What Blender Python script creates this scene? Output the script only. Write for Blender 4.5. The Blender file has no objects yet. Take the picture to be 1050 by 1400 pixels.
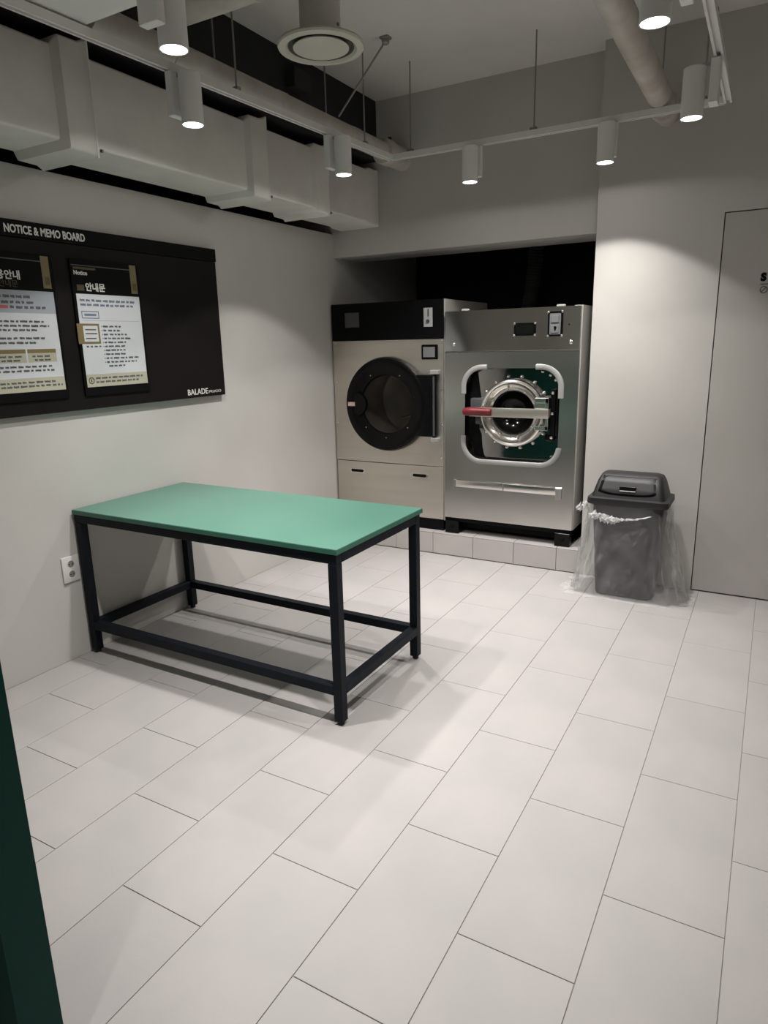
import bpy, bmesh, math, random
from mathutils import Vector, Matrix, noise

S = bpy.context.scene
COL = S.collection
random.seed(7)

# ------------------------------------------------------------------ camera
cam_data = bpy.data.cameras.new('camera')
cam = bpy.data.objects.new('camera', cam_data)
COL.objects.link(cam)
S.camera = cam
cam_data.sensor_fit = 'VERTICAL'
cam_data.sensor_height = 36.0
cam_data.lens = 926.785 / 1400.0 * 36.0
cam_data.clip_start = 0.02
RIGHT = Vector((0.87025137, 0.49209612, -0.02244896))
UP = Vector((-0.10020467, 0.2214586, 0.97000779))
FWD = Vector((-0.48230859, 0.84190112, -0.24203498))
cm = Matrix((RIGHT, UP, -FWD)).transposed().to_4x4()
cm.translation = Vector((0.86840985, -2.0285942, 1.47648799))
cam.matrix_world = cm

# ------------------------------------------------------------------ world, exposure
w = bpy.data.worlds.new('world'); S.world = w
w.use_nodes = True
w.node_tree.nodes['Background'].inputs[0].default_value = (0.01, 0.011, 0.013, 1)
w.node_tree.nodes['Background'].inputs[1].default_value = 1.0
S.view_settings.view_transform = 'Standard'
S.view_settings.look = 'None'
S.view_settings.gamma = 1.0
S.view_settings.use_curve_mapping = False
S.view_settings.exposure = 0.0
SPOT_W = 116.0         # watts of each track spot
SPOT_N = 3.3           # how fast the beam falls off from its axis
SPILL = 0.016          # stray light outside the beam, as a share of its centre
LENS_E = 14.0          # glow of each lamp's lens
LAMP_COLOR = (1.0, 0.968, 0.928)

# ------------------------------------------------------------------ materials
def new_mat(name):
    m = bpy.data.materials.new(name); m.use_nodes = True
    nt = m.node_tree
    return m, nt, nt.nodes['Principled BSDF']

def mat(name, col, rough=0.5, metal=0.0, var=0.0, var_scale=6.0, bump=0.0, bump_scale=60.0, stretch=(1, 1, 1), spec=0.5, obj_var=0.0, tint=None):
    m, nt, b = new_mat(name)
    N, L = nt.nodes, nt.links
    b.inputs['Base Color'].default_value = (*col, 1)
    b.inputs['Roughness'].default_value = rough
    b.inputs['Metallic'].default_value = metal
    b.inputs['Specular IOR Level'].default_value = spec
    tc = N.new('ShaderNodeTexCoord')
    mp = N.new('ShaderNodeMapping'); mp.inputs['Scale'].default_value = stretch
    L.new(tc.outputs['Object'], mp.inputs['Vector'])
    src = None
    if var > 0:
        nz = N.new('ShaderNodeTexNoise'); nz.inputs['Scale'].default_value = var_scale
        nz.inputs['Detail'].default_value = 4
        L.new(mp.outputs['Vector'], nz.inputs['Vector'])
        rp = N.new('ShaderNodeValToRGB')
        c2 = tint if tint else tuple(min(1, c * (1 + var)) for c in col)
        rp.color_ramp.elements[0].position = 0.32; rp.color_ramp.elements[1].position = 0.68
        rp.color_ramp.elements[0].color = (*[c * (1 - var) for c in col], 1)
        rp.color_ramp.elements[1].color = (*c2, 1)
        L.new(nz.outputs['Fac'], rp.inputs['Fac'])
        src = rp.outputs['Color']
    if obj_var > 0:
        oi = N.new('ShaderNodeObjectInfo')
        mr = N.new('ShaderNodeMapRange')
        mr.inputs['To Min'].default_value = 1 - obj_var; mr.inputs['To Max'].default_value = 1 + obj_var
        L.new(oi.outputs['Random'], mr.inputs['Value'])
        hs = N.new('ShaderNodeHueSaturation')
        L.new(mr.outputs['Result'], hs.inputs['Value'])
        if src: L.new(src, hs.inputs['Color'])
        else: hs.inputs['Color'].default_value = (*col, 1)
        src = hs.outputs['Color']
    if src: L.new(src, b.inputs['Base Color'])
    if bump > 0:
        nb = N.new('ShaderNodeTexNoise'); nb.inputs['Scale'].default_value = bump_scale
        nb.inputs['Detail'].default_value = 3
        L.new(mp.outputs['Vector'], nb.inputs['Vector'])
        bp = N.new('ShaderNodeBump'); bp.inputs['Strength'].default_value = bump
        bp.inputs['Distance'].default_value = 0.01
        L.new(nb.outputs['Fac'], bp.inputs['Height'])
        L.new(bp.outputs['Normal'], b.inputs['Normal'])
    return m

def emit_mat(name, col, e):
    m, nt, b = new_mat(name)
    b.inputs['Base Color'].default_value = (*col, 1)
    b.inputs['Emission Color'].default_value = (*col, 1)
    b.inputs['Emission Strength'].default_value = e
    return m

def film_mat(name):
    m, nt, b = new_mat(name)
    N, L = nt.nodes, nt.links
    b.inputs['Base Color'].default_value = (0.60, 0.60, 0.60, 1)
    b.inputs['Roughness'].default_value = 0.10
    tr = N.new('ShaderNodeBsdfTransparent')
    lw = N.new('ShaderNodeLayerWeight'); lw.inputs['Blend'].default_value = 0.45
    mr = N.new('ShaderNodeMapRange')
    mr.inputs['To Min'].default_value = 0.13; mr.inputs['To Max'].default_value = 0.62
    tc = N.new('ShaderNodeTexCoord'); mp = N.new('ShaderNodeMapping'); mp.inputs['Scale'].default_value = (1, 1, 0.45); mp.inputs['Rotation'].default_value = (0, 0.5, 0)
    nz = N.new('ShaderNodeTexNoise'); nz.inputs['Scale'].default_value = 22; nz.inputs['Detail'].default_value = 2
    bp = N.new('ShaderNodeBump'); bp.inputs['Strength'].default_value = 1.0; bp.inputs['Distance'].default_value = 0.03
    L.new(tc.outputs['Object'], mp.inputs['Vector']); L.new(mp.outputs['Vector'], nz.inputs['Vector']); L.new(nz.outputs['Fac'], bp.inputs['Height']); L.new(bp.outputs['Normal'], b.inputs['Normal'])
    L.new(lw.outputs['Facing'], mr.inputs['Value'])
    mx = N.new('ShaderNodeMixShader')
    L.new(mr.outputs['Result'], mx.inputs[0]); L.new(tr.outputs[0], mx.inputs[1]); L.new(b.outputs[0], mx.inputs[2])
    L.new(mx.outputs[0], N['Material Output'].inputs['Surface'])
    return m

def glass_mat(name, keep=0.10):
    m, nt, b = new_mat(name)
    N, L = nt.nodes, nt.links
    b.inputs['Base Color'].default_value = (0.02, 0.02, 0.02, 1)
    b.inputs['Roughness'].default_value = 0.04
    tr = N.new('ShaderNodeBsdfTransparent'); tr.inputs['Color'].default_value = (0.62, 0.62, 0.62, 1)
    fr = N.new('ShaderNodeFresnel'); fr.inputs['IOR'].default_value = 1.5
    ad = N.new('ShaderNodeMath'); ad.operation = 'ADD'; ad.inputs[1].default_value = keep
    L.new(fr.outputs[0], ad.inputs[0])
    mx = N.new('ShaderNodeMixShader')
    L.new(ad.outputs[0], mx.inputs[0]); L.new(tr.outputs[0], mx.inputs[1]); L.new(b.outputs[0], mx.inputs[2])
    L.new(mx.outputs[0], N['Material Output'].inputs['Surface'])
    return m

M = {}
M['wall'] = mat('wall_paint', (0.52, 0.503, 0.477), 0.85, var=0.03, var_scale=2.5, bump=0.05, bump_scale=180)
M['ceil'] = mat('ceiling_paint', (0.68, 0.66, 0.63), 0.9, var=0.05, var_scale=2.0, bump=0.06, bump_scale=120)
M['dark'] = mat('black_paint_and_added_block', (0.012, 0.012, 0.014), 0.8, var=0.1)  # also on the added block that darkens the upper-left corner
M['green_wall'] = mat('dark_green_paint', (0.0035, 0.040, 0.031), 0.55, var=0.05, var_scale=3, spec=0.15)
M['tile'] = mat('floor_tile_stone', (0.362, 0.348, 0.342), 0.48, var=0.045, var_scale=3.2, bump=0.03, bump_scale=90, obj_var=0.022, tint=(0.386, 0.362, 0.357))
M['grout'] = mat('grout', (0.30, 0.29, 0.28), 0.9, var=0.1, var_scale=30)
M['riser'] = mat('riser_tile_stone', (0.46, 0.435, 0.42), 0.5, var=0.05, var_scale=4, obj_var=0.03)
M['duct'] = mat('painted_insulated_duct', (0.72, 0.70, 0.655), 0.6, var=0.06, var_scale=5, bump=0.25, bump_scale=9)
M['pipe'] = mat('beige_pipe_wrap', (0.52, 0.465, 0.405), 0.6, var=0.14, var_scale=7, bump=0.1, bump_scale=25, tint=(0.58, 0.555, 0.51))
M['steelrod'] = mat('galvanised_rod', (0.30, 0.29, 0.28), 0.5, 0.6)
M['white'] = mat('white_powder_coat', (0.84, 0.835, 0.82), 0.4, var=0.02)
M['track'] = mat('white_track_enamel', (0.76, 0.75, 0.73), 0.5, var=0.03)
M['ac'] = mat('ac_panel_plastic', (0.90, 0.89, 0.87), 0.45, var=0.02, var_scale=2)
M['diff'] = mat('diffuser_enamel', (0.60, 0.58, 0.50), 0.55, var=0.04)
M['groove'] = mat('groove_shadow_plastic', (0.13, 0.125, 0.11), 0.8, var=0.1)
M['lens'] = emit_mat('lamp_lens', (1.0, 0.97, 0.93), LENS_E)
M['top'] = mat('green_tabletop_laminate', (0.072, 0.180, 0.138), 0.33, var=0.05, var_scale=2.5, bump=0.03, bump_scale=150)
M['edge'] = mat('green_edge_banding', (0.03, 0.125, 0.088), 0.5, var=0.05)
M['frame'] = mat('dark_navy_steel_tube', (0.0070, 0.0092, 0.0135), 0.5, var=0.15, var_scale=12, spec=0.12)
M['rubber'] = mat('black_rubber', (0.008, 0.008, 0.009), 0.7, var=0.1)
M['steel'] = mat('brushed_stainless', (0.68, 0.635, 0.575), 0.38, 1.0, var=0.05, var_scale=5, bump=0.06, bump_scale=90, stretch=(0.15, 1, 3))
M['steel2'] = mat('shiny_stainless_sheet', (0.58, 0.57, 0.545), 0.25, 1.0, var=0.04, var_scale=3, bump=0.2, bump_scale=2.3)
M['steel3'] = mat('wavy_stainless_sheet', (0.62, 0.61, 0.58), 0.13, 1.0, var=0.0, var_scale=3, bump=0.8, bump_scale=2.6)
for n_ in M['steel3'].node_tree.nodes:
    if n_.type == 'BUMP': n_.inputs['Distance'].default_value = 0.035
    if n_.type == 'TEX_NOISE' and abs(n_.inputs['Scale'].default_value - 2.6) < 0.01: n_.inputs['Detail'].default_value = 0.0; n_.inputs['Scale'].default_value = 1.9
M['mirror'] = mat('mirror_polished_steel', (0.50, 0.50, 0.49), 0.06, 1.0, var=0.03, bump=0.10, bump_scale=4)
M['chrome'] = mat('polished_steel', (0.76, 0.74, 0.70), 0.22, 1.0, var=0.04)
M['side'] = mat('light_grey_side_sheet', (0.50, 0.485, 0.455), 0.5, 0.15, var=0.03)
M['black'] = mat('black_plastic', (0.003, 0.003, 0.0034), 0.27, var=0.1, spec=0.17)
M['blackmat'] = mat('matt_black_panel', (0.0025, 0.0025, 0.003), 0.6, var=0.1, spec=0.12)
M['bin'] = mat('charcoal_bin_plastic', (0.010, 0.0096, 0.0115), 0.5, var=0.08, bump=0.12, bump_scale=260)
M['binbody'] = mat('charcoal_bin_body', (0.008, 0.008, 0.0095), 0.5, var=0.08)
M['film'] = film_mat('clear_plastic_film')
M['glass'] = glass_mat('door_glass', 0.03)
M['cover'] = glass_mat('clear_acrylic', 0.02)
M['drum'] = mat('drum_steel', (0.46, 0.42, 0.37), 0.45, 0.5, var=0.2, var_scale=6)
M['greyplas'] = mat('grey_plastic', (0.42, 0.42, 0.42), 0.45, var=0.04)
M['darkgrey'] = mat('dark_grey_plastic', (0.06, 0.06, 0.065), 0.4, var=0.08)
M['clearstrip'] = mat('milky_corner_strip', (0.30, 0.30, 0.295), 0.25, var=0.05, spec=0.7)
M['gloss'] = mat('black_display_glass', (0.004, 0.005, 0.004), 0.06, var=0.1)
M['switchface'] = mat('switch_grey', (0.17, 0.175, 0.18), 0.35, var=0.05)
M['doorglass'] = mat('dark_door_glass', (0.003, 0.003, 0.003), 0.12, var=0.1, spec=0.2)
M['red'] = mat('red_grip', (0.15, 0.012, 0.018), 0.4, var=0.15, var_scale=20)
M['label'] = mat('pale_pink_label', (0.60, 0.42, 0.42), 0.6, var=0.2, var_scale=60)
M['board'] = mat('dark_brown_board', (0.0068, 0.0052, 0.0045), 0.6, var=0.08, spec=0.18)
M['header'] = mat('black_header_strip', (0.0025, 0.0025, 0.003), 0.6, var=0.1, spec=0.12)
M['letter'] = mat('white_lettering', (0.72, 0.71, 0.68), 0.5, var=0.02)
M['paper'] = mat('poster_white', (0.62, 0.635, 0.67), 0.45, var=0.02)
M['paper2'] = mat('poster_grey_panel', (0.36, 0.385, 0.42), 0.45, var=0.02)
M['cream'] = mat('poster_cream', (0.46, 0.44, 0.35), 0.45, var=0.03)
M['gold'] = mat('gold_print', (0.20, 0.155, 0.065), 0.45, var=0.06)
M['golddark'] = mat('dark_gold_print', (0.075, 0.06, 0.025), 0.5, var=0.06)
M['ink'] = mat('dark_print', (0.10, 0.105, 0.115), 0.6, var=0.05)
M['inkblue'] = mat('blue_grey_print', (0.16, 0.19, 0.27), 0.6, var=0.05)
M['inkred'] = mat('red_print', (0.5, 0.1, 0.12), 0.6, var=0.05)
M['greyprint'] = mat('grey_print', (0.09, 0.09, 0.09), 0.6, var=0.05)
M['outlet'] = mat('outlet_plastic', (0.68, 0.67, 0.64), 0.35, var=0.02)
M['slot'] = mat('outlet_recess', (0.20, 0.195, 0.185), 0.5, var=0.05)
M['door'] = mat('door_paint', (0.455, 0.438, 0.41), 0.75, var=0.03, var_scale=2.5, bump=0.04, bump_scale=160)
M['gap'] = mat('gap_shadow', (0.03, 0.028, 0.025), 0.9, var=0.1)
M['darkbox'] = mat('dark_box_lid', (0.02, 0.02, 0.02), 0.7, var=0.1)
M['hose'] = mat('dark_flex_hose', (0.10, 0.10, 0.10), 0.6, var=0.1)

# ------------------------------------------------------------------ mesh helper
class B:
    def __init__(s): s.bm = bmesh.new()
    def box(s, x0, x1, y0, y1, z0, z1, bev=0.0, seg=1):
        r = bmesh.ops.create_cube(s.bm, size=1.0)
        vs = r['verts']
        for v in vs:
            v.co = Vector(((x0 + x1) / 2 + v.co.x * (x1 - x0), (y0 + y1) / 2 + v.co.y * (y1 - y0), (z0 + z1) / 2 + v.co.z * (z1 - z0)))
        if bev > 0:
            es = list({e for v in vs for e in v.link_edges})
            bmesh.ops.bevel(s.bm, geom=es, offset=bev, segments=seg, affect='EDGES', profile=0.5)
        return s
    def ring(s, c, n, r, seg, ref=None):
        n = Vector(n).normalized()
        a = Vector(ref) if ref else (Vector((0, 0, 1)) if abs(n.z) < 0.9 else Vector((1, 0, 0)))
        u = n.cross(a).normalized(); v = n.cross(u)
        return [s.bm.verts.new(Vector(c) + r * (math.cos(t) * u + math.sin(t) * v)) for t in [2 * math.pi * i / seg for i in range(seg)]]
    def skin(s, rings, cap=True, closed=False):
        k = len(rings[0])
        pr = list(zip(rings[:-1], rings[1:]))
        if closed: pr.append((rings[-1], rings[0]))
        for A, C in pr:
            for i in range(k):
                try: s.bm.faces.new((A[i], A[(i + 1) % k], C[(i + 1) % k], C[i]))
                except ValueError: pass
        if cap and not closed:
            s.bm.faces.new(list(reversed(rings[0]))); s.bm.faces.new(rings[-1])
    def tube(s, pts, r, seg=12, cap=True):
        pts = [Vector(p) for p in pts]
        rs = r if isinstance(r, (list, tuple)) else [r] * len(pts)
        rings = []
        for i, p in enumerate(pts):
            d = (pts[min(i + 1, len(pts) - 1)] - pts[max(i - 1, 0)]).normalized()
            rings.append(s.ring(p, d, rs[i], seg))
        s.skin(rings, cap)
        return s
    def lathe(s, c, axis, prof, seg=48, cap=False, closed=False):
        """prof: list of (radius, offset along axis)"""
        c = Vector(c); ax = Vector(axis).normalized()
        rings = [s.ring(c + ax * o, ax, max(r, 1e-4), seg) for r, o in prof]
        s.skin(rings, cap, closed)
        return s
    def prism(s, poly, y0, y1, plane='xz'):
        def P(a, b, t): return {'xz': (a, t, b), 'xy': (a, b, t), 'yz': (t, a, b)}[plane]
        A = [s.bm.verts.new(P(a, b, y0)) for a, b in poly]; C = [s.bm.verts.new(P(a, b, y1)) for a, b in poly]
        s.skin([A, C]); return s
    def holed(s, outer, inner, y0, y1):
        """plate in the xz plane with a hole, from y0 (front) to y1"""
        fr = {}
        for t in (y0, y1):
            lo = [s.bm.verts.new((a, t, b)) for a, b in outer]; li = [s.bm.verts.new((a, t, b)) for a, b in inner]
            es = [s.bm.edges.new((q[i], q[(i + 1) % len(q)])) for q in (lo, li) for i in range(len(q))]
            bmesh.ops.triangle_fill(s.bm, use_beauty=True, use_dissolve=False, edges=es)
            fr[t] = (lo, li)
        s.skin([fr[y0][0], fr[y1][0]], cap=False); s.skin([fr[y0][1], fr[y1][1]], cap=False)
        return s

ORG = {}
def obj(name, b, m, parent=None, smooth=False, kind=None, label=None):
    bm = b.bm if isinstance(b, B) else b
    bmesh.ops.recalc_face_normals(bm, faces=bm.faces)
    o0 = ORG.get(parent, Vector((0, 0, 0)))
    bmesh.ops.translate(bm, vec=-o0, verts=bm.verts)
    me = bpy.data.meshes.new(name); bm.to_mesh(me); bm.free()
    me.materials.append(M[m] if isinstance(m, str) else m)
    if smooth:
        for p in me.polygons: p.use_smooth = True
        me.set_sharp_from_angle(angle=math.radians(40))
    o = bpy.data.objects.new(name, me); COL.objects.link(o)
    if parent: o.parent = parent
    ORG[o] = o0
    if kind: o['kind'] = kind
    if label: o['label'] = label
    return o

def thing(name, label, cat, loc=(0, 0, 0), group=None):
    o = bpy.data.objects.new(name, None); o.empty_display_size = 0.1
    COL.objects.link(o); o.location = loc; ORG[o] = Vector(loc)
    o['label'] = label; o['category'] = cat
    if group: o['group'] = group
    return o

def struct(name, b, m, parent=None, **k):
    return obj(name, b, m, parent, kind='structure', **k)

def rrect(x0, x1, z0, z1, r, n=8):
    pts = []
    for cx, cz, a0 in ((x1 - r, z1 - r, 0), (x0 + r, z1 - r, 90), (x0 + r, z0 + r, 180), (x1 - r, z0 + r, 270)):
        for i in range(n + 1):
            a = math.radians(a0 + 90 * i / n); pts.append((cx + r * math.cos(a), cz + r * math.sin(a)))
    return pts

def circ(cx, cz, r, n=64):
    return [(cx + r * math.cos(2 * math.pi * i / n), cz + r * math.sin(2 * math.pi * i / n)) for i in range(n)]

def text(name, body, m, parent, pos, size, facing, width=None, bold=0.0, depth=0.0008, align='LEFT'):
    cu = bpy.data.curves.new(name, 'FONT'); cu.body = body; cu.size = size; cu.extrude = depth / 2
    cu.offset = bold; cu.align_x = align; cu.resolution_u = 3
    t = bpy.data.objects.new(name, cu); COL.objects.link(t)
    dg = bpy.context.evaluated_depsgraph_get(); dg.update()
    me = bpy.data.meshes.new_from_object(t.evaluated_get(dg))
    bpy.data.objects.remove(t); bpy.data.curves.remove(cu)
    xs = [v.co.x for v in me.vertices]
    sx = width / (max(xs) - min(xs)) if width and xs else 1.0
    R = {'+x': Matrix(((0, 0, 1), (1, 0, 0), (0, 1, 0))), '-y': Matrix(((1, 0, 0), (0, 0, -1), (0, 1, 0)))}[facing]
    o0 = ORG.get(parent, Vector((0, 0, 0)))
    for v in me.vertices:
        v.co = R @ Vector((v.co.x * sx, v.co.y, v.co.z)) + Vector(pos) - o0
    me.materials.clear(); me.materials.append(M[m])
    o = bpy.data.objects.new(name, me); COL.objects.link(o)
    if parent: o.parent = parent
    ORG[o] = o0
    return o

# ------------------------------------------------------------------ the room shell
XL, XR = -2.0, 1.9
YB, YS, YN = 2.19, 2.33, 3.65          # right wall part, wall above the niche, back of the niche
YF = -4.3
ZC = 3.03
NX = -0.105                            # right side of the niche
floor = struct('floor', B().box(XL - 0.1, XR + 0.1, YF, YB + 0.02, -0.08, -0.003), 'grout')

# floor tiles: 300 x 600 in running bond, every tile its own object
TW, TL, G = 0.300, 0.6029, 0.0022
full_tile = None
for c in range(-2, 12):
    x0, x1 = 0.3 * (c - 5), 0.3 * (c - 4)
    x0c, x1c = max(x0, XL), min(x1, XR)
    if x1c - x0c < 0.01: continue
    off = -0.105 if c % 2 == 0 else 0.198
    for n in range(-4, 5):
        y0, y1 = off + TL * n, off + TL * (n + 1)
        y0c, y1c = max(y0, -2.2), min(y1, YB)
        if y1c - y0c < 0.02: continue
        is_full = (x0c, x1c, y0c, y1c) == (x0, x1, y0, y1)
        if is_full and full_tile is not None:
            t = full_tile.copy(); COL.objects.link(t)
        else:
            b = B().box(-(x1c - x0c) / 2 + G / 2, (x1c - x0c) / 2 - G / 2, -(y1c - y0c) / 2 + G / 2, (y1c - y0c) / 2 - G / 2, -0.0065, 0.0, 0.0007)
            t = obj('tile', b, 'tile', floor)
            if is_full: full_tile = t
        t.name = 'tile'
        t.location = ((x0c + x1c) / 2, (y0c + y1c) / 2, random.uniform(-0.0003, 0.0))
# big slabs of the same stone out behind the camera
struct('trim_1', B().box(XL, XR, YF, -2.203, -0.004, 0.0), 'tile')

struct('ceiling', B().box(-2.45, XR + 0.1, YF, YN + 0.1, ZC, ZC + 0.1), 'ceil')
struct('wall_left', B().box(-2.10, XL, -1.40, YS + 0.005, 0, 2.238).box(-2.10, XL, YS + 0.005, YN, 0, 2.238), 'wall')
struct('wall_outer_and_added_block', B().box(-2.45, -2.35, YF, YN + 0.1, 0, ZC).box(-2.35, -2.1, -1.40, 2.33, 2.18, 2.20).box(-2.35, -1.62, -1.40, YS - 0.001, 2.665, ZC - 0.0005), 'dark')  # last box is an added black block, put in to darken the upper-left corner
struct('wall_back', B().box(NX, 0.5525, YB, YN, 0, ZC).box(0.5525, 1.4575, YB + 0.06, YN, 0, ZC).box(0.5525, 1.4575, YB, YB + 0.06, 2.1015, ZC).box(1.4575, XR + 0.1, YB, YN, 0, ZC), 'wall')
struct('wall_above', B().box(-2.35, NX - 0.0005, YS, YS + 0.34, 2.078, ZC), 'wall')
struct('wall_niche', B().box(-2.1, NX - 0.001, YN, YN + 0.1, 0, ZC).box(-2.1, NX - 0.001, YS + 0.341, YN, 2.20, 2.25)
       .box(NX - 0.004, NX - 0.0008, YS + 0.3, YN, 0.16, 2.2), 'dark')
struct('wall_right', B().box(XR, XR + 0.1, YF, YB, 0, ZC), 'wall')
struct('wall_front', B().box(-2.40, -0.286, -1.490, -1.405, 1.262, ZC), 'wall')
struct('trim_3', B().box(-2.40, -0.286, -1.490, -1.405, 0, 1.26), 'green_wall')
struct('wall_side', B().box(-2.3, -2.2, YF, -1.49, 0, ZC), 'wall')
struct('wall_rear', B().box(-2.3, XR + 0.1, YF - 0.1, YF, 0, ZC), 'wall')

# raised tiled plinth in the niche
plinth = struct('trim_2', B().box(XL, NX - 0.001, 2.205, YN, 0, 0.150), 'grout')
edges = [XL, -1.752, -1.452, -1.152, -0.846, -0.552, -0.262, NX - 0.001]
for a, b_ in zip(edges[:-1], edges[1:]):
    obj('riser_tile', B().box(a + 0.0015, b_ - 0.0015, 2.194, 2.205, 0.003, 0.149, 0.001), 'riser', plinth)
    obj('plinth_tile', B().box(a + 0.0015, b_ - 0.0015, 2.194, 2.79, 0.1505, 0.156, 0.001), 'tile', plinth)

# flush door in the right-hand wall
door = struct('door_1', B().box(0.558, 1.452, YB + 0.002, YB + 0.045, 0.006, 2.096, 0.001), 'door')
obj('door_gap', B().box(0.553, 0.557, YB + 0.03, YB + 0.058, 0.0, 2.1).box(1.453, 1.457, YB + 0.03, YB + 0.058, 0.0, 2.1).box(0.553, 1.457, YB + 0.03, YB + 0.058, 2.0975, 2.101), 'gap', door)
text('door_lettering', 'S', 'black', door, (0.752, YB + 0.0016, 1.748), 0.052, '-y', bold=0.004)
obj('door_underline', B().box(0.752, 1.12, YB + 0.001, YB + 0.0022, 1.727, 1.7325), 'ink', door)
sb = B()
sb.lathe((0.770, YB + 0.0025, 1.702), (0, -1, 0), [(0.0135, 0), (0.0185, 0), (0.0185, 0.0012), (0.0135, 0.0012)], 28, closed=True)
sb.bm.verts.ensure_lookup_table()
for dx in (-0.0115, ):
    vs = [sb.bm.verts.new(q) for q in ((0.7585, YB + 0.0013, 1.694), (0.7625, YB + 0.0013, 1.690), (0.7815, YB + 0.0013, 1.710), (0.7775, YB + 0.0013, 1.714))]
    sb.bm.faces.new(vs)
obj('door_symbol', sb, 'ink', door)

# ------------------------------------------------------------------ work table
tb = thing('work_table', 'long green-topped table on a black square-tube frame beside the left wall', 'table', (-1.23, 0.32, 0))
X0, X1, Y0, Y1 = -1.985, -0.485, -0.033, 0.662
q = 0.040
obj('tabletop', B().box(X0 - 0.003, X1 + 0.006, Y0 - 0.005, 0.678, 0.716, 0.7385, 0.0015), 'top', tb)
obj('edge_banding', B().box(X0 - 0.0035, X1 + 0.0068, Y0 - 0.0058, 0.6787, 0.7165, 0.7345), 'edge', tb)
for lx in (X0, X1 - q):
    for ly in (Y0, Y1 - q):
        lg = obj('leg', B().box(lx, lx + q, ly, ly + q, 0.016, 0.6755, 0.002), 'frame', tb)
        obj('foot_glide', B().lathe((lx + q / 2, ly + q / 2, 0), (0, 0, 1), [(0.013, 0), (0.014, 0.004), (0.014, 0.016)], 16, cap=True), 'rubber', lg)
for z0, nm in ((0.676, 'top_rail'), (0.128, 'stretcher')):
    e = 0.0 if nm == 'top_rail' else q
    for ly in (Y0, Y1 - q):
        obj(nm, B().box(X0 + e, X1 - e, ly, ly + q, z0, z0 + q, 0.002), 'frame', tb)
    for lx in (X0, X1 - q):
        obj(nm, B().box(lx, lx + q, Y0 + q, Y1 - q, z0, z0 + q, 0.002), 'frame', tb)

# ------------------------------------------------------------------ washing machine
WX0, WX1, WY = -1.078, -0.176, 2.24
ws = thing('washing_machine', 'stainless front-loading washing machine with a red-gripped door bar, on the plinth', 'washing machine', ((WX0 + WX1) / 2, 2.6, 0.156))
obj('body', B().box(WX0 + 0.01, WX1 - 0.004, WY + 0.20, 3.15, 0.27, 1.668), 'side', ws)
obj('side_panel', B().box(WX1 - 0.004, WX1, WY + 0.022, 3.15, 0.268, 1.672).box(WX1 - 0.05, WX1, WY + 0.018, WY + 0.024, 0.268, 1.672), 'side', ws)
obj('side_panel', B().box(WX0 + 0.006, WX0 + 0.010, WY + 0.022, 3.15, 0.268, 1.672), 'side', ws)
up = obj('upper_panel', B().box(WX0, WX1 - 0.005, WY, WY + 0.02, 1.408, 1.668, 0.003), 'steel3', ws)
for sx in (-1.012, -0.235):
    obj('screw', B().lathe((sx, WY, 1.456), (0, -1, 0), [(0.013, 0), (0.012, 0.005), (0.006, 0.009), (0.0, 0.010)], 16), 'chrome', up, smooth=True)
for lx in (-0.962, -0.335):
    obj('lug', B().box(lx, lx + 0.052, WY + 0.004, WY + 0.03, 1.666, 1.680, 0.004), 'side', ws)
OP = rrect(-0.930, -0.292, 0.690, 1.300, 0.12, 8)
lp = obj('front_panel', B().holed([(WX0, 0.268), (WX1 - 0.005, 0.268), (WX1 - 0.005, 1.404), (WX0, 1.404)], OP, WY, WY + 0.02), 'steel2', ws)
# recess wall and mirror-polished plate behind the opening
rb = B()
A = [rb.bm.verts.new((a, WY + 0.004, z)) for a, z in OP]; Cc = [rb.bm.verts.new((a, WY + 0.055, z)) for a, z in OP]
rb.skin([A, Cc], cap=False)
obj('recess_rim', rb, 'black', ws)
DC = (-0.602, 1.013)
pl = obj('door_plate', B().holed([(-0.94, 0.68), (-0.285, 0.68), (-0.285, 1.31), (-0.94, 1.31)], circ(*DC, 0.14), WY + 0.055, WY + 0.062), 'mirror', ws)
# cut-out of the polished plate at its left, dark machinery behind
mb = B().prism([(-0.929, 0.85), (-0.893, 0.80), (-0.880, 0.74), (-0.862, 0.712), (-0.80, 0.700), (-0.815, 0.725), (-0.826, 0.78), (-0.832, 0.86), (-0.850, 0.90),
                (-0.852, 1.06), (-0.838, 1.11), (-0.852, 1.20), (-0.862, 1.27), (-0.88, 1.278), (-0.905, 1.25), (-0.929, 1.17)], WY + 0.046, WY + 0.0545)
obj('gasket_strip', mb, 'black', ws)
obj('latch_block', B().box(-0.895, -0.800, WY + 0.006, WY + 0.055, 0.985, 1.105, 0.008, 2).box(-0.865, -0.822, WY + 0.02, WY + 0.055, 0.93, 1.0, 0.005), 'darkgrey', ws, smooth=True)
# milky protective corner strips round the opening
def strip(pts, hw=0.0165, th=0.013):
    b = B(); n = len(pts); rings = []
    for i, (x, z) in enumerate(pts):
        x0, z0 = pts[max(i - 1, 0)]; x1, z1 = pts[min(i + 1, n - 1)]
        d = Vector((x1 - x0, 0, z1 - z0)).normalized(); nn = Vector((-d.z, 0, d.x))
        c = Vector((x, WY, z))
        rings.append([b.bm.verts.new(c + nn * u + Vector((0, -v, 0))) for u, v in ((-hw, 0), (-hw, th * .6), (-hw * .55, th), (hw * .55, th), (hw, th * .6), (hw, 0))])
    b.skin(rings); return b
def arc(cx, cz, r, a0, a1, n=10): return [(cx + r * math.cos(math.radians(a0 + (a1 - a0) * i / n)), cz + r * math.sin(math.radians(a0 + (a1 - a0) * i / n))) for i in range(n + 1)]
R_ = 0.128
obj('corner_strip', strip([(-0.938, 1.135)] + arc(-0.810, 1.180, R_, 180, 90) + [(-0.775, 1.308)]), 'clearstrip', ws, smooth=True)
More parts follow.
